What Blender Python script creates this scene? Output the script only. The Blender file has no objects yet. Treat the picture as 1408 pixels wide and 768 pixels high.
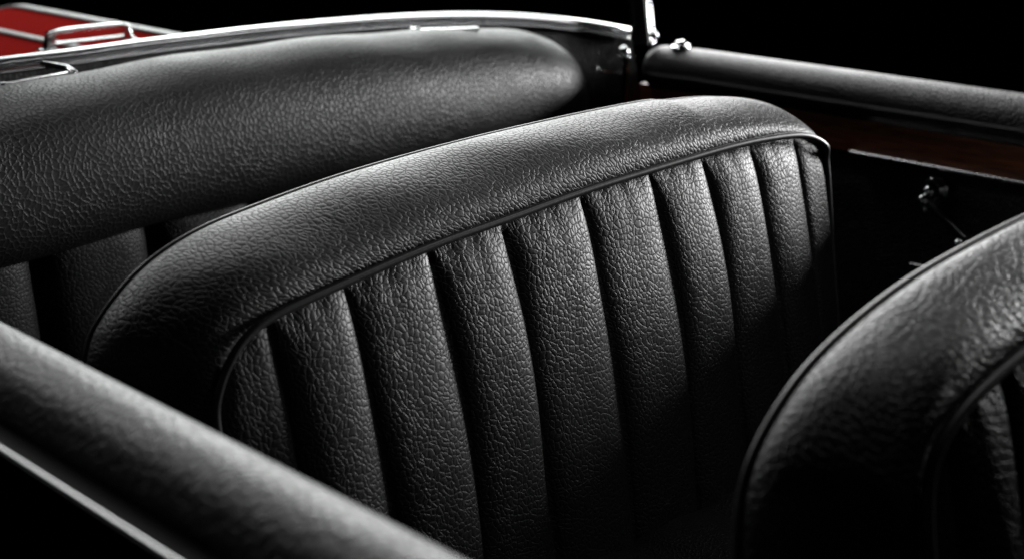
import bpy, math, random
from mathutils import Vector, Matrix
random.seed(4)
S = bpy.context.scene
COL = S.collection
PI = math.pi

# ------------------------------------------------------------------ frame
# X runs across the car, Y towards the tail deck, Z up. The camera is at the
# origin, 1.2 m above the studio floor. Dimensions in metres.
GZ = -1.2
def ray(px, py):
    a, b = px - 704, py - 384
    return Vector(((a*2142 - 632*b + 4e6)/2997.6, (-a*2054 - 632*b + 4e6)/2935.8, -b*.9535 - 602.6))
def at(px, py, Y=None, X=None, Z=None, b=0.0):
    """measured point of the photo set on the plane Y = Y + b*Z, X = X or Z = Z"""
    r = ray(px, py)
    if X is not None: return r*(X/r.x)
    if Z is not None: return r*(Z/r.z)
    return r*(Y/(r.y - b*r.z))

# ------------------------------------------------------------------ materials
def new_mat(name):
    m = bpy.data.materials.new(name); m.use_nodes = True
    nt = m.node_tree; nt.nodes.clear()
    out = nt.nodes.new('ShaderNodeOutputMaterial')
    p = nt.nodes.new('ShaderNodeBsdfPrincipled')
    nt.links.new(p.outputs[0], out.inputs[0])
    return m, nt, p
def leather(name, base=(.008,.008,.0082), rough=.42, cell=.0052, depth=.00032, spec=.5, sx=1.0, sy=1.0, fine=1.0):
    m, nt, p = new_mat(name)
    N = nt.nodes.new; L = nt.links.new
    uv = N('ShaderNodeUVMap'); uv.uv_map = 'UVMap'
    mp = N('ShaderNodeMapping'); mp.inputs['Scale'].default_value = (sx, sy, 1)
    L(uv.outputs[0], mp.inputs[0])
    # wander of the grain so that cells vary in size and direction
    n0 = N('ShaderNodeTexNoise'); n0.noise_dimensions = '2D'; n0.inputs['Scale'].default_value = 45; n0.inputs['Detail'].default_value = 3
    L(mp.outputs[0], n0.inputs['Vector'])
    s0 = N('ShaderNodeVectorMath'); s0.operation = 'SUBTRACT'; s0.inputs[1].default_value = (.5,.5,.5)
    L(n0.outputs['Color'], s0.inputs[0])
    k0 = N('ShaderNodeVectorMath'); k0.operation = 'SCALE'; k0.inputs['Scale'].default_value = .009
    L(s0.outputs[0], k0.inputs[0])
    n1 = N('ShaderNodeTexNoise'); n1.noise_dimensions = '2D'; n1.inputs['Scale'].default_value = 420; n1.inputs['Detail'].default_value = 2
    L(mp.outputs[0], n1.inputs['Vector'])
    s1 = N('ShaderNodeVectorMath'); s1.operation = 'SUBTRACT'; s1.inputs[1].default_value = (.5,.5,.5)
    L(n1.outputs['Color'], s1.inputs[0])
    k1 = N('ShaderNodeVectorMath'); k1.operation = 'SCALE'; k1.inputs['Scale'].default_value = .0009
    L(s1.outputs[0], k1.inputs[0])
    a0 = N('ShaderNodeVectorMath'); L(mp.outputs[0], a0.inputs[0]); L(k0.outputs[0], a0.inputs[1])
    a1 = N('ShaderNodeVectorMath'); L(a0.outputs[0], a1.inputs[0]); L(k1.outputs[0], a1.inputs[1])
    def vor(scale, lo, hi):
        v = N('ShaderNodeTexVoronoi'); v.voronoi_dimensions = '2D'; v.feature = 'DISTANCE_TO_EDGE'
        v.inputs['Scale'].default_value = scale
        L(a1.outputs[0], v.inputs['Vector'])
        r = N('ShaderNodeMapRange'); r.interpolation_type = 'SMOOTHERSTEP'
        r.inputs['From Min'].default_value = lo; r.inputs['From Max'].default_value = hi
        L(v.outputs['Distance'], r.inputs['Value'])
        return r.outputs[0]
    big = vor(1/cell, 0, .14)
    dome = vor(1/cell, -.1, .5)
    small = vor(1/(cell*.45), .0, .22)
    def mth(op, a, b=None, c=None):
        n = N('ShaderNodeMath'); n.operation = op
        for i, x in enumerate((a, b, c)):
            if x is None: continue
            if hasattr(x, 'links'): L(x, n.inputs[i])
            else: n.inputs[i].default_value = x
        return n.outputs[0]
    # patches where the small grain is deep and where it is nearly flat
    nm = N('ShaderNodeTexNoise'); nm.noise_dimensions = '2D'; nm.inputs['Scale'].default_value = 60; nm.inputs['Detail'].default_value = 2
    L(mp.outputs[0], nm.inputs['Vector'])
    mod = mth('MULTIPLY_ADD', nm.outputs['Fac'], 1.8, -.5)
    mod.node.use_clamp = True
    nf = N('ShaderNodeTexNoise'); nf.noise_dimensions = '2D'; nf.inputs['Scale'].default_value = 1500; nf.inputs['Detail'].default_value = 4; nf.inputs['Roughness'].default_value = .65
    L(mp.outputs[0], nf.inputs['Vector'])
    h = mth('ADD', mth('MULTIPLY_ADD', dome, .55, mth('MULTIPLY', big, .55)), mth('MULTIPLY', mth('MULTIPLY', small, mod), .22))
    h = mth('MULTIPLY_ADD', nf.outputs['Fac'], .16*fine, h)
    # stretched smooth in places, bunched in others
    nv = N('ShaderNodeTexNoise'); nv.noise_dimensions = '2D'; nv.inputs['Scale'].default_value = 9; nv.inputs['Detail'].default_value = 2
    L(mp.outputs[0], nv.inputs['Vector'])
    h = mth('MULTIPLY', h, mth('MULTIPLY_ADD', nv.outputs['Fac'], .9, .55))
    bmp = N('ShaderNodeBump'); bmp.inputs['Strength'].default_value = 1.0; bmp.inputs['Distance'].default_value = depth
    L(h, bmp.inputs['Height'])
    L(bmp.outputs[0], p.inputs['Normal'])
    # creases are duller than the rubbed tops
    rr = N('ShaderNodeMapRange'); rr.inputs['To Min'].default_value = rough + .14; rr.inputs['To Max'].default_value = rough - .02
    L(big, rr.inputs['Value'])
    nr = N('ShaderNodeTexNoise'); nr.noise_dimensions = '2D'; nr.inputs['Scale'].default_value = 14; nr.inputs['Detail'].default_value = 4
    L(mp.outputs[0], nr.inputs['Vector'])
    L(mth('ADD', rr.outputs[0], mth('MULTIPLY_ADD', nr.outputs['Fac'], .16, -.08)), p.inputs['Roughness'])
    p.inputs['Base Color'].default_value = (*base, 1)
    p.inputs['Specular IOR Level'].default_value = spec
    return m
def plain(name, col, rough=.5, metal=0.0, spec=.5, coat=0.0, noise=0.0, nscale=40):
    m, nt, p = new_mat(name)
    p.inputs['Base Color'].default_value = (*col, 1)
    p.inputs['Roughness'].default_value = rough
    p.inputs['Metallic'].default_value = metal
    p.inputs['Specular IOR Level'].default_value = spec
    p.inputs['Coat Weight'].default_value = coat
    p.inputs['Coat Roughness'].default_value = .05
    if noise:
        tc = nt.nodes.new('ShaderNodeTexCoord')
        n = nt.nodes.new('ShaderNodeTexNoise'); n.inputs['Scale'].default_value = nscale; n.inputs['Detail'].default_value = 5
        r = nt.nodes.new('ShaderNodeMapRange')
        r.inputs['To Min'].default_value = max(.01, rough - noise); r.inputs['To Max'].default_value = rough + noise
        nt.links.new(tc.outputs['Object'], n.inputs['Vector']); nt.links.new(n.outputs['Fac'], r.inputs['Value'])
        nt.links.new(r.outputs[0], p.inputs['Roughness'])
    return m
M = {}
M['seat'] = leather('black_grained_leather', sx=1.12, sy=.85, depth=.00032, rough=.48)
M['pleat'] = leather('black_grained_leather_pleats', cell=.0050, depth=.00032, rough=.49)
M['nearseat'] = leather('black_coarse_grained_leather', cell=.0060, depth=.00044, sx=.95, sy=1.05, rough=.46, spec=.75)
M['nearpleat'] = leather('black_coarse_grained_pleats', cell=.0060, depth=.00040, rough=.48)
M['nearroll'] = leather('black_coarse_padded_leather', cell=.0080, depth=.00034, rough=.47, spec=.6, sx=1.2, sy=.9)
M['roll'] = leather('black_padded_leather', cell=.0060, depth=.00045, rough=.42)
M['dash'] = leather('black_roll_leather', cell=.0062, depth=.00032, rough=.46)
M['rearpleat'] = leather('black_rear_leather', cell=.005, depth=.0003, rough=.5, spec=.25)
M['piping'] = plain('black_piping', (.030,.030,.030), .38, noise=.08, nscale=300)
M['black'] = plain('black_trim', (.004,.004,.004), .85, spec=.05)
M['gloss'] = plain('black_lacquer', (.004,.004,.004), .42, noise=.05, spec=.25)
M['carpet'] = plain('black_carpet', (.004,.004,.004), .95, spec=.05)
M['chrome'] = plain('chrome', (.82,.83,.84), .10, 1.0, noise=.012, nscale=9)
M['satin'] = plain('satin_aluminium', (.62,.62,.63), .28, 1.0, noise=.06, nscale=60)
M['dullmetal'] = plain('dull_aluminium', (.42,.42,.42), .42, 1.0, noise=.06, nscale=60)
M['rackstrip'] = plain('pale_grey_strip', (.30,.30,.30), .5, spec=.2, noise=.06, nscale=60)
M['red'] = plain('red_car_paint', (.17,.009,.008), .5, spec=.0, noise=.06, nscale=12)
M['floor'] = plain('studio_floor', (.0015,.0015,.0015), .9, spec=.05)
def wood():
    m, nt, p = new_mat('dark_varnished_wood')
    N = nt.nodes.new; L = nt.links.new
    tc = N('ShaderNodeTexCoord'); mp = N('ShaderNodeMapping'); mp.inputs['Scale'].default_value = (60, 5, 60)
    n = N('ShaderNodeTexNoise'); n.inputs['Scale'].default_value = 3; n.inputs['Detail'].default_value = 6; n.inputs['Distortion'].default_value = 1.2
    cr = N('ShaderNodeValToRGB')
    cr.color_ramp.elements[0].position = .3; cr.color_ramp.elements[0].color = (.07,.020,.008,1)
    cr.color_ramp.elements[1].position = .75; cr.color_ramp.elements[1].color = (.32,.10,.035,1)
    L(tc.outputs['Object'], mp.inputs[0]); L(mp.outputs[0], n.inputs['Vector']); L(n.outputs['Fac'], cr.inputs[0])
    L(cr.outputs[0], p.inputs['Base Color']); p.inputs['Roughness'].default_value = .45
    return m
M['wood'] = wood()
def glass():
    m = bpy.data.materials.new('window_glass'); m.use_nodes = True
    nt = m.node_tree; nt.nodes.clear(); N = nt.nodes.new; L = nt.links.new
    out = N('ShaderNodeOutputMaterial'); mix = N('ShaderNodeMixShader'); fr = N('ShaderNodeFresnel'); fr.inputs[0].default_value = 1.45
    t = N('ShaderNodeBsdfTransparent'); t.inputs[0].default_value = (.93,.95,.94,1)
    g = N('ShaderNodeBsdfGlossy'); g.inputs['Roughness'].default_value = .02
    L(fr.outputs[0], mix.inputs[0]); L(t.outputs[0], mix.inputs[1]); L(g.outputs[0], mix.inputs[2]); L(mix.outputs[0], out.inputs[0])
    return m
M['glass'] = glass()

# ------------------------------------------------------------------ objects
ROOT = bpy.data.objects.new('convertible_car', None); COL.objects.link(ROOT)
ROOT.location = (.96, .9, GZ)
ROOT.empty_display_size = .2
ROOT['label'] = 'open red classic convertible with black leather cockpit and pleated seats'
ROOT['category'] = 'car'
def link(name, verts, faces, mat, parent=None, label=None, uvs=None, smooth=True):
    me = bpy.data.meshes.new(name)
    me.from_pydata([tuple(v) for v in verts], [], faces)
    if uvs is not None:
        lay = me.uv_layers.new(name='UVMap')
        for lp in me.loops: lay.data[lp.index].uv = uvs[lp.vertex_index]
    me.materials.append(M[mat])
    if smooth:
        for p in me.polygons: p.use_smooth = True
    me.update()
    o = bpy.data.objects.new(name, me); COL.objects.link(o)
    if parent is None:
        pass
    elif parent is ROOT:
        o.parent = ROOT; o.location = -ROOT.location
    else:
        o.parent = parent
    if label: o['label'] = label
    return o
class MB:
    def __init__(s): s.v = []; s.f = []; s.uv = []
    def grid(s, rows, close_u=False, close_v=False, uv=None, uo=0, vo=0):
        """rows[i][j]; uv in metres by arc length"""
        n, m = len(rows), len(rows[0]); b = len(s.v)
        mid = [sum(((rows[i][j]-rows[i-1][j]).length for j in range(0, m, max(1, m//6))), 0)/len(range(0, m, max(1, m//6))) if i else 0 for i in range(n)]
        acc = 0
        for i in range(n):
            acc += mid[i]; w = 0
            tot = [0]
            for j in range(1, m): tot.append(tot[-1] + (rows[i][j]-rows[i][j-1]).length)
            for j in range(m):
                s.v.append(rows[i][j]); s.uv.append((acc+uo, tot[j] - tot[-1]*.5 + vo) if uv is None else uv(i, j))
        for i in range(n if close_u else n-1):
            for j in range(m if close_v else m-1):
                i2 = (i+1) % n; j2 = (j+1) % m
                s.f.append((b+i*m+j, b+i2*m+j, b+i2*m+j2, b+i*m+j2))
        return s
    def cap(s, pts):
        b = len(s.v); s.v += list(pts); s.uv += [(0,0)]*len(pts); s.f.append(tuple(range(b, b+len(pts)))); return s
    def sweep(s, path, sec, up=Vector((0,0,1)), caps=True, scale=None):
        rows = []
        n = len(path)
        for i, p in enumerate(path):
            t = (path[min(i+1, n-1)] - path[max(i-1, 0)]).normalized()
            side = t.cross(up).normalized(); u2 = side.cross(t).normalized()
            k = scale(i/(n-1)) if scale else 1
            rows.append([p + side*a*k + u2*c*k for a, c in sec])
        s.grid(rows, close_v=True)
        if caps: s.cap(rows[0][::-1]); s.cap(rows[-1])
        return s
    def tube(s, path, r, n=12, up=Vector((0,0,1)), caps=True, scale=None):
        return s.sweep(path, [(r*math.cos(2*PI*k/n), r*math.sin(2*PI*k/n)) for k in range(n)], up, caps, scale)
    def lathe(s, c, axis, prof, n=28):
        """prof: (distance along axis, radius)"""
        ax = Vector(axis).normalized(); a = ax.orthogonal().normalized(); b = ax.cross(a)
        rows = [[c + ax*h + (a*math.cos(2*PI*k/n) + b*math.sin(2*PI*k/n))*max(r, 1e-5) for k in range(n)] for h, r in prof]
        s.grid(rows, close_v=True)
        return s
    def ball(s, c, r, axis=(0,0,1), n=18, sq=1.0):
        return s.lathe(c, axis, [(-r*sq*math.cos(PI*i/n), r*math.sin(PI*i/n)) for i in range(n+1)], 24)
    def box(s, c, d, rot=None, bev=.12):
        """box with rounded edges: superellipsoid-like grid sections"""
        hx, hy, hz = d[0]/2, d[1]/2, d[2]/2
        r = min(hx, hy, hz)*bev*2
        sec = []
        for (cx, cy, a0) in ((1,1,0),(-1,1,90),(-1,-1,180),(1,-1,270)):
            for k in range(5):
                a = math.radians(a0 + 22.5*k); sec.append((cx*(hx-r)+r*math.cos(a), cy*(hy-r)+r*math.sin(a), math.cos(a), math.sin(a)))
        rows = []
        for z, ins in ((-hz, r), (-hz+r*.3, r*.3), (-hz+r, 0), (hz-r, 0), (hz-r*.3, r*.3), (hz, r)):
            rows.append([Vector((x-ins*cx, y-ins*cy, z)) for x, y, cx, cy in sec])
        R = rot or Matrix.Identity(3)
        rows = [[R @ p + c for p in row] for row in rows]
        s.grid(rows, close_v=True); s.cap(rows[0][::-1]); s.cap(rows[-1]); return s
    def obj(s, name, mat, parent=None, label=None, smooth=True):
        o = link(name, s.v, s.f, mat, parent, label, s.uv, smooth)
        try:
            for p in o.data.polygons:
                if len(p.vertices) > 4: p.use_smooth = False
        except Exception: pass
        return o
def spline(pts, n):
    """Catmull-Rom through pts, resampled to n points evenly by length"""
    P = [Vector(p) for p in pts]
    P = [P[0]*2-P[1]] + P + [P[-1]*2-P[-2]]
    d = []
    for i in range(1, len(P)-2):
        for k in range(24):
            t = k/24; a, b, c, e = P[i-1:i+3]
            d.append(.5*((2*b) + (c-a)*t + (2*a-5*b+4*c-e)*t*t + (3*b-a-3*c+e)*t**3))
    d.append(P[-2])
    # light smoothing to iron measuring jitter out of the curve
    return resample(d, n)
def resample(d, n):
    L = [0]
    for i in range(1, len(d)): L.append(L[-1] + (d[i]-d[i-1]).length)
    out = []; j = 0
    for k in range(n):
        s = L[-1]*k/(n-1)
        while j < len(L)-2 and L[j+1] < s: j += 1
        t = (s-L[j])/max(1e-9, L[j+1]-L[j]); out.append(d[j].lerp(d[j+1], min(1, t)))
    return out
def smooth_path(p, it):
    for _ in range(it):
        p = [p[0]] + [(p[i-1]+p[i]*2+p[i+1])/4 for i in range(1, len(p)-1)] + [p[-1]]
    return p
def lerp(a, b, t): return a+(b-a)*t
def sst(a, b, x):
    t = max(0, min(1, (x-a)/(b-a))); return t*t*(3-2*t)
def interp(tab, x):
    if x <= tab[0][0]: return tab[0][1]
    for (a, b), (c, d) in zip(tab, tab[1:]):
        if x <= c: return b + (d-b)*(x-a)/(c-a)
    return tab[-1][1]

# ------------------------------------------------------------------ front seats
ZB = -.80
def seat(label, inner, outer, yf, yr, seams, belly, pr=(.0034, .0022), puff=.0045, mat='seat', pmat='pleat', proud=0):
    """inner/outer: outline points (X, Z) of the two piped seams from the left foot
    over the crown to the right foot; yf/yr: (Y at Z=-.3, slope) of front and rear seam planes"""
    fy = lambda z: yf[0] + yf[1]*(z+.3)
    ry = lambda z: yr[0] + yr[1]*(z+.3)
    def bel(dz): return belly*(math.sin(min(1, dz/.17)*PI/2) if dz < .17 else 1-.35*sst(.17, .5, dz))
    NI = 420
    IN = smooth_path(spline([(x, 0, z) for x, z in inner], NI), 14)
    OU = smooth_path(spline([(x, 0, z) for x, z in outer], NI), 14)
    IN = resample(IN, NI); OU = resample(OU, NI)
    crown = max(p.z for p in IN)
    x0_, x1_ = min(p.x for p in IN), max(p.x for p in IN)
    def edge(x): return sst(-.004, .10, min(x-x0_, x1_-x))     # the panel's swell dies away at its sides
    def ipt(p): return Vector((p.x, fy(p.z) - bel(max(0, crown-p.z))*edge(p.x)*sst(0, .1, crown-p.z), p.z))
    def opt(p): return Vector((p.x, ry(p.z), p.z))
    NT = 36
    rows = []
    for i in range(NI):
        a, b = ipt(IN[i]), opt(OU[i])
        t_ = (OU[min(i+1, NI-1)] - OU[max(i-1, 0)]).normalized(); out = Vector((-t_.z, 0, t_.x))   # outward in the outline's plane
        if out.dot(OU[i]-Vector((.5*(OU[0].x+OU[-1].x), 0, -.5))) < 0: out = -out
        row = []
        for j in range(NT+1):
            t = j/NT; q = t*PI/2
            f = math.sin(q)**lerp(1.7, .92, min(1, max(0, out.z)*1.3))
            p = Vector((lerp(a.x, b.x, f), lerp(a.y, b.y, 1-math.cos(q)**.96), lerp(a.z, b.z, f)))
            p += Vector((0, -1, 0))*puff*max(0, out.z)**2*math.sin(PI*min(1, t*1.15))**.8*(1-t)
            p += out*(.0055*math.sin(PI*min(1,(t)))**.7*(t) + .0035*math.sin(PI*t)**.35*sst(.4, 1, t))
            # slow unevenness of the stuffing
            w = .0012*math.sin(i*.06+2.3*t)+.0008*math.sin(i*.14+4*t+1)
            p += out*w*math.sin(PI*t)
            row.append(p)
        rows.append(row)
    mb = MB(); mb.grid(rows)
    # rear shell: falls straight down behind the rear piping
    back = []
    for k in range(13):
        t = k/12
        back.append([Vector((lerp(p.x, OU[0].x*.5+OU[-1].x*.5, 0), ry(p.z)+.0015+.02*math.sin(PI*min(1,t*.5)), lerp(p.z, ZB, t))) for p in OU])
    mb.grid([list(r) for r in back])
    root = mb.obj('front_seat', mat, ROOT, label)
    # inner piping sunk in its seam, outer piping along the rear edge
    n_in = [ipt(p) for p in IN]
    oz = []
    for i in range(NI):
        t_ = (IN[min(i+1, NI-1)] - IN[max(i-1, 0)]).normalized(); oz.append(max(proud, sst(.05, .75, abs(t_.x))))
    g = MB(); g.tube([p + Vector((0, lerp(.0012, -.0055, k), .0005)) for p, k in zip(n_in, oz)], pr[0], 14, up=Vector((0,-1,0)))
    g.obj('piping', 'piping', root)
    # stitched flange beside the welt
    fl = []
    cx = .5*(IN[0].x+IN[-1].x)
    for i, p in enumerate(n_in):
        t_ = (IN[min(i+1, NI-1)] - IN[max(i-1, 0)]).normalized(); o2 = Vector((-t_.z, 0, t_.x))
        if o2.dot(IN[i]-Vector((cx, 0, -.6))) < 0: o2 = -o2
        fl.append(p + o2*pr[0]*1.25 + Vector((0, lerp(.012, .0032, oz[i]), 0)))
    g = MB(); g.tube(fl, pr[0]*.42, 10, up=Vector((0,-1,0))); g.obj('piping_flange', 'piping', root)
    g = MB(); g.tube([opt(p) + Vector((0, .0025, 0)) for p in OU], pr[1], 12, up=Vector((0,-1,0)))
    g.obj('piping', 'piping', root, 'thin piping along the rear edge of the backrest')
    # pleated panel
    top = []
    for p in IN: top.append((p.x, p.z))
    xl, xr = min(p.x for p in IN)+.0005, max(p.x for p in IN)-.0005
    def ztop(x):
        best = None
        for (x0, z0), (x1, z1) in zip(top, top[1:]):
            if (x0 <= x <= x1 or x1 <= x <= x0) and x0 != x1:
                z = z0+(z1-z0)*(x-x0)/(x1-x0); best = z if best is None else max(best, z)
        return best if best is not None else -.45
    edges = [xl] + seams + [xr]
    cols = []
    NP = 30
    for e in range(len(edges)-1):
        for k in range(NP + (1 if e == len(edges)-2 else 0)):
            t = k/NP; cols.append((e, t, lerp(edges[e], edges[e+1], t)))
    NR = 150
    rows = []; uvr = []
    for r in range(NR+1):
        v = (r/NR)**1.35
        row = []
        for e, t, x in cols:
            zt = ztop(x) - .0012
            z = lerp(zt, ZB, v); dz = zt - z
            w = edges[e+1]-edges[e]
            prof = (1-abs(2*t-1)**2.8)**.62
            amp = .0090*min(1, w/.075)
            rise = math.sin(min(1, dz/.035)*PI/2)**.8
            wob = 1+.10*math.sin(dz*23+e*1.9)
            y = fy(z) - bel(dz)*edge(x)*sst(0, .03, dz+.01) + .004 - amp*prof*rise*wob
            xx = x + .0022*math.sin(dz*17+e*2.1)*sst(0,.08,dz)
            # small puckers below the seam
            y += .0006*math.sin(x*260+e*1.7)*math.exp(-dz/.02)*sst(0, .006, dz)
            row.append(Vector((xx, y, z)))
        rows.append(row)
    g = MB()
    # uv: metres, v measured down, u across with the pleat's girth
    us = [0]
    for j in range(1, len(cols)): us.append(us[-1] + (rows[70][j]-rows[70][j-1]).length)
    g.grid(rows, uv=lambda i, j: (us[j] + .37*cols[j][0]*0, rows[i][j].z))
    g.obj('pleated_panel', pmat, root)
    return root, IN, OU, fy

# far seat: outline measured on its front (leaning 10 degrees) and rear planes
YF, YR = (.826, .18), (.897, .10)
def on(pts, yy, ): return [(lambda q: (q.x, q.z))(at(px, py, Y=yy[0]+yy[1]*.3, b=yy[1])) for px, py in pts]
inn = on([(297,575),(298,540),(310,490),(336,455),(372,430),(470,386),(590,336),(700,297),(800,261),(900,230),(1000,201),(1060,189),(1100,186),(1124,195),(1136,212)], YF)
inn = [(inn[0][0], ZB), (inn[0][0], -.62), (inn[0][0], -.50)] + inn + [(inn[-1][0]-.001, -.38), (inn[-1][0]-.006, -.50), (inn[-1][0]-.008, ZB)]
out = on([(120,480),(140,438),(190,375),(260,325),(340,290),(480,240),(640,195),(800,158),(900,139)], YR)
cx = .915
out = [(.447, ZB), (.447, -.62), (.447, -.50), (.449, -.41)] + out + [(cx*2-x, z) for x, z in [(.755,-.2625),(.69,-.2665),(.63,-.276),(.592,-.292),(.572,-.32),(.566,-.36),(.568,-.42),(.571,-.50),(.572,-.62),(.572, ZB)]]
sm = [at(px, py, Y=YF[0]+YF[1]*.3, b=YF[1]).x for px, py in [(370,440),(475,384),(590,335),(690,298),(800,262),(895,232),(967,212),(1032,195),(1094,188)]]
seatA, INA, OUA, fyA = seat('front seat in the middle of the photo, lit across its pleats', inn, out, YF, YR, sm, .018)

# near seat
YF2, YR2 = (.372, .18), (.428, .10)
inn2 = on([(1263,700),(1268,640),(1282,600),(1310,560),(1350,520),(1408,472)], YF2)
out2 = on([(1019,740),(1023,680),(1042,620),(1070,570),(1106,517),(1170,452),(1250,390),(1330,343),(1408,303)], YR2)
il, ol = inn2[0][0], out2[0][0]
C2 = ol + .465
inn2 = [(il-.001, ZB), (il-.001, -.6), (il-.001, -.45)] + inn2 + [(C2-.12, -.286), (C2, -.284)]
inn2 += [(2*C2-x, z) for x, z in reversed(inn2[:-1])]
out2 = [(ol-.004, ZB), (ol-.004, -.6), (ol-.003, -.45)] + out2 + [(C2-.06, -.2525), (C2, -.252)]
out2 += [(2*C2-x, z) for x, z in reversed(out2[:-1])]
sm2 = [at(px, py, Y=YF2[0]+YF2[1]*.3, b=YF2[1]).x for px, py in [(1303,586),(1378,512)]]
while sm2[-1] + .085 < 2*C2-il-.03: sm2.append(sm2[-1]+.076)
seatB, INB, OUB, fyB = seat('nearer front seat cut by the right edge of the photo, slightly out of focus', inn2, out2, YF2, YR2, sm2, .014, pr=(.0038, .0028), puff=.008, mat='nearseat', pmat='nearpleat', proud=.9)

# seat cushions, low in the dark of the footwell
def cushion(parent, x0, x1, y0, y1, z):
    rows = []
    for i in range(25):
        u = -1+2*i/24; row = []
        for j in range(61):
            w = -1+2*j/60
            k = (1-abs(u)**5)*(1-abs(w)**8)
            row.append(Vector((lerp(x0, x1, (w+1)/2), lerp(y0, y1, (u+1)/2), z-.09+.09*max(0, k)**.35 + .012*k*(abs(math.sin((w+1)*4*PI))**.6-1))))
        rows.append(row)
    MB().grid(rows).obj('seat_cushion', 'pleat', parent)
cushion(seatA, .47, 1.30, .47, .80, -.60)
cushion(seatB, .60, 1.45, -.02, .33, -.62)

# ------------------------------------------------------------------ rear bench: padded roll over a pleated back
def crownz(x): return .001 - .118*(x-.99)**2 if x > .62 else .001 - .118*.37**2 - .02*(.62-x)
prof = smooth_path(spline([(0,1.50,-.315),(0,1.492,-.285),(0,1.468,-.262),(0,1.44,-.2535),(0,1.41,-.2525),(0,1.38,-.2575),(0,1.354,-.2685),(0,1.335,-.287),(0,1.324,-.312),(0,1.319,-.345),(0,1.321,-.375),(0,1.331,-.398),(0,1.352,-.414),(0,1.39,-.420)], 90), 5)
rows = []
NX = 230
XE, RD = 1.475, .10
for i in range(NX+1):
    s = i/NX
    if s < .72: x = lerp(.20, XE-RD, s/.72); k = 1
    else:
        a = (s-.72)/.28*PI/2; x = XE-RD + RD*math.sin(a); k = 1 - .42*(1-math.cos(a)); 
    c = Vector((0, 1.45, -.405))
    row = []
    ky = 1 if s < .72 else max(0, math.cos(a))**.28
    for p in prof:
        q = Vector((0, c.y+(p.y-c.y)*ky, c.z+(p.z-c.z)*k))
        row.append(Vector((x, q.y, q.z + crownz(x)*k + .0012*math.sin(x*31+q.z*25))))
    rows.append(row)
g = MB(); g.grid(rows)
bench = g.obj('rear_seat', 'dash', ROOT, 'long padded backrest roll of the rear bench under the chrome rail')
# pleats below the roll
edges = [.651 - .136*3 + .136*k for k in range(10)]
rows = []
for r in range(50):
    v = r/49; row = []
    for e in range(len(edges)-1):
        for k in range(20):
            t = k/20; x = lerp(edges[e], edges[e+1], t)
            pr_ = (1-abs(2*t-1)**3)**.6
            z = lerp(-.395, -.80, v)
            row.append(Vector((x, 1.385-.028*pr_*math.sin(min(1,(v+.02)*9)*PI/2) - .05*v, z)))
    rows.append(row)
MB().grid(rows).obj('pleated_panel', 'rearpleat', bench)

# ------------------------------------------------------------------ chrome cockpit rail with its posts and fittings
rail_pts = [at(-260,128,Y=1.55), at(-120,106,Y=1.555), at(0,88,Y=1.56), at(100,76,Y=1.56), at(200,62,Y=1.558), at(300,49.5,Y=1.552), at(400,38.5,Y=1.544), at(500,30,Y=1.525),
            at(600,24.5,Y=1.50), at(700,24.5,Y=1.465), at(780,31,Y=1.43), at(830,38,Y=1.40), at(866,45,Y=1.375)]
rail = smooth_path(spline(rail_pts, 260), 10)
def rsec(w, h, ox=0, oz=0, n=5, rr=.35):
    r = min(w, h)*rr; o = []
    for (cx, cy, a0) in ((1,1,0),(-1,1,90),(-1,-1,180),(1,-1,270)):
        for k in range(n):
            a = math.radians(a0 + 90*k/(n-1)); o.append((ox+cx*(w/2-r)+r*math.cos(a), oz+cy*(h/2-r)+r*math.sin(a)))
    return o
# section x axis: side = tangent x up, points towards the cockpit (-Y) for a path running +X
g = MB(); g.sweep(rail, [(.0062,-.003),(.0068,-.0020),(.0068,.0010),(.0062,.0021),(.0050,.0028),(-.0045,.0060),(-.0065,.0062),(-.0078,.0054),(-.0082,.004),(-.0082,-.003)]); g.sweep(rail, [(.003,-.0056),(.0098,-.0080),(.0104,-.0086),(.0100,-.0094),(.003,-.0094)])
g.sweep(rail, rsec(.004, .0022, .0035, -.0040, rr=.4))
railo = g.obj('chrome_rail', 'chrome', ROOT)
g = MB(); g.sweep(rail, rsec(.010, .030, -.003, -.020, rr=.2))
g.obj('rail_base', 'gloss', railo)
# raised lip on the right half of the rail (the polished channel widens there)
# wall of trim under the rail, behind the roll and round the corner to the post
rows = []
for k in range(30):
    t = k/29; row = []
    for p in rail:
        bulge = .018*math.sin(PI*min(1, t*4))*sst(1.3, 1.5, p.x)
        row.append(p + Vector((-.25*bulge, -.004-bulge, -.012 - t*.6)))
    rows.append(row)
MB().grid([[r[i] for r in rows] for i in range(len(rail))]).obj('rear_wall_trim', 'roll', ROOT)

# corner post, leaning a little inboard
base = at(884, 60, X=1.572)
topP = at(877, -10, Y=base.y+.02)
topP = base + (topP-base)*1.0
ext = base + (topP-base)*4.2
pb = [base.lerp(ext, k/20) for k in range(21)]
g = MB(); g.sweep(pb, rsec(.017, .020, -.002, 0, rr=.3), up=Vector((.65,-.75,0)))
post = g.obj('corner_post', 'gloss', ROOT)
g = MB()
off = Vector((.7146,-.6996,0))
g.sweep([p + off*.0085 + Vector((-.004,-.004,0)) for p in pb], rsec(.0045, .006, rr=.4), up=Vector((.65,-.75,0)))
g.sweep([p + off*.0145 + Vector((.003,.003,0)) for p in pb], rsec(.0035, .006, rr=.4), up=Vector((.65,-.75,0)))
g.sweep([p - off*.0105 for p in pb], rsec(.003, .006, rr=.4), up=Vector((.65,-.75,0)))
g.obj('post_trim', 'chrome', post)
kb = at(898, 47, X=base.x)
g = MB(); g.ball(kb + Vector((-.01,-.01,.0)), .0062); g.ball(at(893,58,X=base.x)+Vector((-.01,-.01,0)), .0055)
g.obj('post_screw', 'chrome', post)
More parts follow.
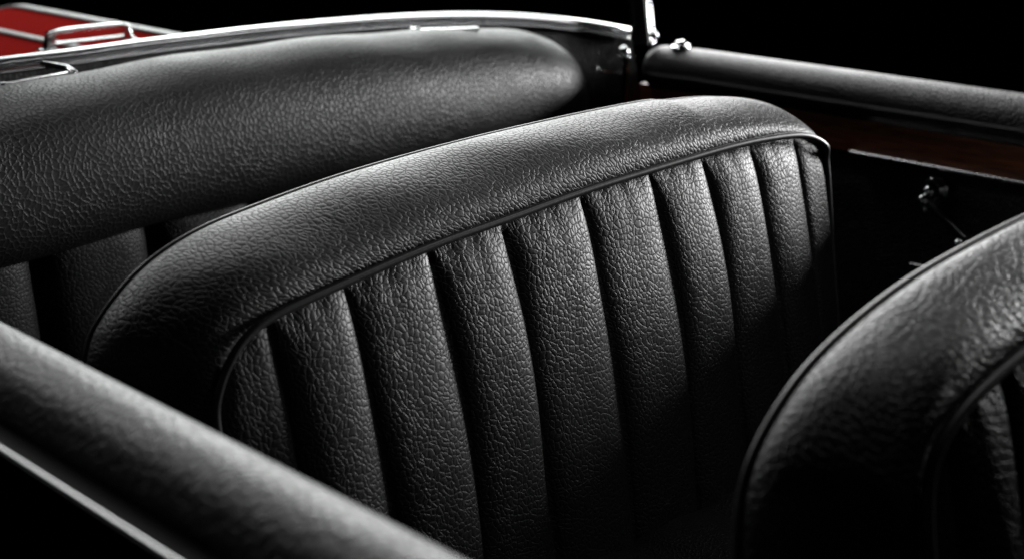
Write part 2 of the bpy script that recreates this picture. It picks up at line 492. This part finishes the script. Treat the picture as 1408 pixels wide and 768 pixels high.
# glass held between rail and post (only its lower edge is in view)
rows = []
for k in range(12):
    t = k/11; row = []
    for p in rail[::4]:
        row.append(p + Vector((.006*t, .03*t, .003+.32*t)))
    rows.append(row)
g = MB(); g.grid(rows); g.grid([[p+Vector((0,.004,0)) for p in r] for r in rows])
g.obj('glass_pane', 'glass', railo)

# hinge pin below the post
hb = at(858, 72, Y=1.335)
g = MB(); g.ball(hb, .0085); g.lathe(hb + Vector((.003,0,-.002)), (0,0,-1), [(0,.006),(.010,.006),(.011,.0045),(.10,.0045),(.10,0)], 20)
g.lathe(hb + Vector((.0,0,-.004)), (0,0,-1), [(0,.0),(0,.0095),(.004,.0095),(.004,0)], 24)
g.obj('hinge_pin', 'chrome', post)
pk = at(822, 97, Y=1.345)
g = MB(); g.ball(pk, .0036); g.tube([pk, pk.lerp(at(852,101,Y=1.36), .6), at(856,102,Y=1.37)], .0016, 10)
g.obj('pull_peg', 'chrome', post)

# flat chrome catch on the middle of the rail
a, b = at(577, 42.5, Y=1.425), at(656, 40, Y=1.405)
g = MB(); g.sweep([a.lerp(b, k/10) for k in range(11)], rsec(.010, .0048, rr=.45))
g.sweep([at(566,40,Y=1.46), at(572,41,Y=1.45), at(580,43,Y=1.437)], rsec(.008, .004, rr=.4))
g.ball(at(574,41.5,Y=1.445), .0042)
g.obj('rail_catch', 'chrome', railo, 'flat chrome catch over the middle of the roll')
# clip at the far left with an end bent back to the rail
p0, p1 = at(-120,138,Y=1.475), at(98,100.5,Y=1.468)
g = MB(); g.sweep([p0.lerp(p1, k/12) for k in range(13)], rsec(.010, .0042, rr=.4))
g.tube([p1+Vector((-.003,0,.0)), p1+Vector((.004,.004,.001)), p1+Vector((.003,.016,.003)), p1+Vector((-.002,.03,.004)), p1+Vector((-.008,.05,.005))], .0034, 12)
g.ball(p1+Vector((.003,.001,0)), .0042)
g.ball(at(87,91,Y=1.50), .003); g.ball(at(68,89,Y=1.51), .0026)
mid = at(5,117.5,Y=1.466); g.ball(mid, .0036)
g.obj('rail_catch', 'chrome', railo, 'long chrome clip at the left end of the rail')
p0, p1 = at(-120,146,Y=1.462), at(90,108,Y=1.462)
MB().sweep([p0.lerp(p1, k/12) + Vector((0,0,.0015)) for k in range(13)], rsec(.012, .006, rr=.3)).obj('clip_base', 'gloss', railo)

# ------------------------------------------------------------------ doors
def roll_sec(rx, rz, n=48):
    o = []
    for k in range(n):
        a = 2*PI*k/n; c, s_ = math.cos(a), math.sin(a)
        o.append((rx*c, rz*s_))
    return o
# far door: roll closes in a rounded end under the post
XF = 1.585
far_pts = [Vector((XF-.004, 1.338, -.3365)), Vector((XF-.003, 1.328, -.3355)), Vector((XF-.002, 1.31, -.335)), Vector((XF, 1.25, -.334))] + [Vector((XF, 1.25-.06*k, -.334)) for k in range(1, 36)]
far = resample(far_pts, 360)
def endk(s):
    d = s*2.2
    return min(1, max(.02, math.sqrt(max(0, 1-(1-min(1, d/.035))**2))))
L = sum((far[i]-far[i-1]).length for i in range(1, len(far)))
def endk(s):
    d = s*L
    return 1 if d >= .03 else max(.25, math.sqrt(max(0, 1-(1-d/.03)**2)))
dm = MB()
# inner door card, slightly padded, and outer skin as one shell
card = []
for k in range(40):
    t = k/39; z = -.352 - t*.62
    card.append([Vector((XF-.012 - .010*sst(.08,.14,t) + .004*math.sin(i*.2), 1.30-.03*i, z)) for i in range(60)])
dm.grid([[r[i] for r in card] for i in range(60)])
door_far = dm.obj('door', 'roll', ROOT, 'far door with padded top, wood band and window crank')
sk = []
for k in range(24):
    t = k/23
    sk.append([Vector((XF+.03+.055*math.sin(t*2.2), 1.34-.06*i, -.338-t*.60)) for i in range(34)])
MB().grid([[r[i] for r in sk] for i in range(34)]).obj('door_skin', 'red', door_far)
g = MB(); g.sweep(far, roll_sec(.036, .0325), scale=endk); g.obj('padded_top', 'roll', door_far)
w0, w1 = Vector((XF-.019, 1.335, -.378)), Vector((XF-.019, -.6, -.378))
MB().sweep([w0.lerp(w1, k/30) for k in range(31)], rsec(.012, .044, rr=.2)).obj('wood_band', 'wood', door_far)
s0 = at(1170, 208.5, X=XF-.030); s1 = Vector((s0.x, -.6, s0.z))
MB().sweep([s0.lerp(s1, k/20) for k in range(21)], rsec(.010, .0042, rr=.4)).obj('trim_strip', 'satin', door_far)
q0 = at(1252, 362, X=XF-.03); q1 = Vector((q0.x, q0.y-.25, q0.z-.004))
MB().sweep([q0.lerp(q1, k/10) for k in range(11)], rsec(.004, .0028, rr=.4)).obj('trim_strip', 'satin', door_far, 'short lower trim strip')
# window crank: rose, boss, cranked arm, knob
hc = at(1283, 262, X=XF-.028)
g = MB()
ax = Vector((-1, 0, 0))
g.lathe(hc + Vector((.008,0,0)), ax, [(0,.0175),(.003,.0175),(.0055,.015),(.007,.010),(.012,.0085),(.018,.0085),(.022,.0075),(.0245,.004),(.025,0)])
b0 = hc + Vector((-.016,.0,-.003)); kn = at(1330, 330, X=XF-.058)
arm = [b0, b0+Vector((-.002,-.005,-.006)), b0.lerp(kn, .35)+Vector((-.004,0,-.002)), b0.lerp(kn, .7)+Vector((-.002,0,0)), kn]
g.sweep(smooth_path(spline(arm, 40), 3), rsec(.0056, .0046, rr=.45), up=Vector((-1,0,0)), scale=lambda s: 1.5-.7*s)
g.ball(b0+Vector((-.003,.002,-.006)), .0074)
g.ball(b0+Vector((-.003,-.002,-.0165)), .0042)
g.lathe(kn, ax, [(-.006,.0),(-.006,.0035),(.0,.0045),(.004,.0035),(.010,.0050),(.017,.0062),(.022,.0055),(.026,.003),(.0265,0)])
g.obj('window_crank', 'chrome', door_far)
# lock button on the roll
lb = at(935, 63, X=XF-.004)
n_ = Vector((-.15,0,1)).normalized()
zt = -.334+.0325
lb = Vector((XF-.006, at(935,66,Z=zt).y, zt+.0005))
g = MB(); g.lathe(lb, n_, [(-.002,.0),(-.002,.0135),(.0015,.0135),(.0030,.0118),(.0036,.0085),(.0042,.0070),(.0075,.0068),(.0092,.0055),(.0098,0)], 36)
g.obj('lock_button', 'chrome', door_far)

# near door
XN, ZN = .3605, -.3325
nr = [Vector((XN, -.5+.02*k, ZN)) for k in range(140)]
dm = MB()
rows = []
for k in range(30):
    t = k/29
    rows.append([Vector((XN+.010+.012*sst(.02,.1,t), -.5+.06*i, ZN-.02-t*.62)) for i in range(46)])
dm.grid([[r[i] for r in rows] for i in range(46)])
rows = []
for k in range(8):
    t = k/7
    rows.append([Vector((lerp(XN-.02, .2965, t), -.5+.06*i, -.3345+.0195*t)) for i in range(46)])
dm.grid([[r[i] for r in rows] for i in range(46)])
door_near = dm.obj('door', 'black', ROOT, 'near door crossing the lower left corner, its padded top out of focus')
g = MB(); g.sweep(nr, roll_sec(.0335, .0335, 56)); g.obj('padded_top', 'nearroll', door_near)
rows = []
for k in range(30):
    t = k/29
    rows.append([Vector((.2965-.035*math.sin(min(1,t*1.1)*PI/2)**.8, -.5+.06*i, -.3158-.62*t)) for i in range(46)])
MB().grid([[r[i] for r in rows] for i in range(46)]).obj('door_skin', 'red', door_near)
MB().sweep([Vector((.298, -.5+.05*k, -.3135)) for k in range(55)], rsec(.0023, .0018, rr=.45)).obj('trim_strip', 'dullmetal', door_near)

# ------------------------------------------------------------------ tail deck with its chrome rack
def deckz(x, y):
    z = -.283 - .006*sst(1.08, 1.16, x) - .10*sst(1.16, 1.42, x) - .06*sst(1.3, 1.65, x) - .10*sst(.55, .25, x) 
    z -= .35*sst(2.18, 2.9, y)
    z -= .010*sst(1.07, 1.10, x) + .5*sst(1.07,1.12,x)*sst(1.84,2.15,y)
    return z
rows = []
for i in range(90):
    y = 1.575 + 1.6*i/89
    rows.append([Vector((x, y, deckz(x, y))) for x in [.22+1.42*j/119 for j in range(120)]])
body = MB().grid(rows).obj('tail_deck', 'red', ROOT)
# tail panel and sides closing the deck
rows = []
edge = [Vector((1.64, 1.345+.02*k, deckz(1.64, 1.345+.02*k)+.001)) for k in range(0, 92)]
g = MB()
g.grid([[p + Vector((.03*math.sin(t*2.4), 0, -(t)*.6 + .0)) for t in [k/12 for k in range(13)]] for p in edge])
edge = [Vector((.222, 1.345+.02*k, deckz(.222, 1.345+.02*k)+.001)) for k in range(0, 92)]
g.grid([[p + Vector((-.03*math.sin(t*2.4), 0, -(t)*.6)) for t in [k/12 for k in range(13)]] for p in edge])
edge = [Vector((.222+1.418*k/30, 3.175, -.62)) for k in range(31)]
g.grid([[p + Vector((0, .03*math.sin(t*2.4), -(t)*.4)) for t in [k/12 for k in range(13)]] for p in edge])
g.obj('tail_side', 'red', ROOT)
def strip(x, y0, y1, w=.011, h=.007):
    pts = [Vector((x, lerp(y0, y1, k/50), 0)) for k in range(51)]
    for p in pts: p.z = deckz(p.x-.02, p.y) + h*.5 + .001
    return MB().sweep(pts, rsec(w, h, rr=.45)).obj('rack_strip', 'rackstrip', ROOT)
strip(1.064, 1.60, 2.55, .018, .004)
strip(.912, 1.60, 2.55, .014, .004)
strip(.757, 1.60, 2.55, .013, .007)
# grab handle: flat bar loop on two feet
g = MB()
hl, hr = at(66, 72, Z=-.282), at(176, 58, Z=-.282)
hr.y = hl.y
H = .0245
for f0, sx, lean in ((hl, .017, .006), (hr, .013, -.007)):
    legp = [f0 + Vector((lean*t, 0, -.001 + (H-.001)*t)) for t in (0, .1, .25, .5, .75, .9, 1)]
    g.sweep(legp, rsec(sx, .011, rr=.35), up=Vector((0,-1,0)), scale=lambda s: 1-.22*s)
    g.box(f0 + Vector((-.001,.0,.0025)), (sx*1.35, .018, .006), bev=.35)
bar = [hl + Vector((-.001,0,H-.004)), hl + Vector((.006,0,H-.0015)), hl + Vector((.018,0,H)), hl.lerp(hr,.5)+Vector((0,0,H+.0006)), hr + Vector((-.018,0,H)), hr + Vector((-.007,0,H-.0015)), hr + Vector((-.001,0,H-.005))]
g.sweep(smooth_path(spline(bar, 80), 4), rsec(.0095, .0062, rr=.4))
lo0, lo1 = hl + Vector((.006,.004,.008)), hr + Vector((-.006,.004,.008))
g.tube([lo0.lerp(lo1, k/8) for k in range(9)], .0026, 12)  # lower bar modelled in place of the deck strip's reflection in the handle
g.obj('grab_handle', 'chrome', ROOT)

# ------------------------------------------------------------------ cockpit floor and studio floor
rows = [[Vector((.34+1.27*i/10, -.6+2.2*j/10, -.93)) for i in range(11)] for j in range(11)]
MB().grid(rows).obj('cockpit_floor', 'carpet', ROOT)
fl = link('studio_floor', [(-30,-30,GZ),(30,-30,GZ),(30,30,GZ),(-30,30,GZ)], [(0,1,2,3)], 'floor')
fl['kind'] = 'structure'

# ------------------------------------------------------------------ light
W = bpy.data.worlds.new('World'); S.world = W; W.use_nodes = True
W.node_tree.nodes['Background'].inputs[0].default_value = (.0006,.0006,.0006,1)
def area(name, loc, target, sx, sy, power, spread=180):
    l = bpy.data.lights.new(name, 'AREA'); l.shape = 'RECTANGLE'; l.size = sx; l.size_y = sy; l.energy = power
    l.spread = math.radians(spread)
    o = bpy.data.objects.new(name, l); COL.objects.link(o); o.location = loc
    o.rotation_euler = (Vector(target)-Vector(loc)).to_track_quat('-Z', 'Y').to_euler()
    return o
area('softbox_behind', (2.95, 3.15, .92), (1.0, 1.0, .15), 2.6, 2.0, 160)
area('softbox_side', (2.9, .46, -.03), (.95, .9, -.33), .55, .30, 52)
area('softbox_left', (.6, 2.75, .6), (1.5, .9, -.35), .5, .5, 9)
area('softbox_top', (1.2, 2.0, 1.35), (1.5, .8, -.35), .5, .4, 6)
area('softbox_high', (2.0, .25, 1.3), (.95, .6, -.3), .4, .4, 3.0)

# ------------------------------------------------------------------ camera
cam = bpy.data.cameras.new('camera'); co = bpy.data.objects.new('camera', cam); COL.objects.link(co)
R_, U_, F_ = Vector((.7146,-.6996,0)), Vector((.2108,.2153,.9535)), Vector((.6672,.6812,-.3013))
co.matrix_world = Matrix(((R_.x,U_.x,-F_.x,0),(R_.y,U_.y,-F_.y,0),(R_.z,U_.z,-F_.z,0),(0,0,0,1)))
cam.sensor_width = 36; cam.lens = 2000/1408*36
cam.clip_start = .05; cam.clip_end = 200
cam.dof.use_dof = True; cam.dof.focus_distance = 1.24; cam.dof.aperture_fstop = 5.0
S.camera = co
S.view_settings.view_transform = 'Standard'; S.view_settings.look = 'None'; S.view_settings.exposure = 0; S.view_settings.gamma = 1
S.render.engine = 'CYCLES'
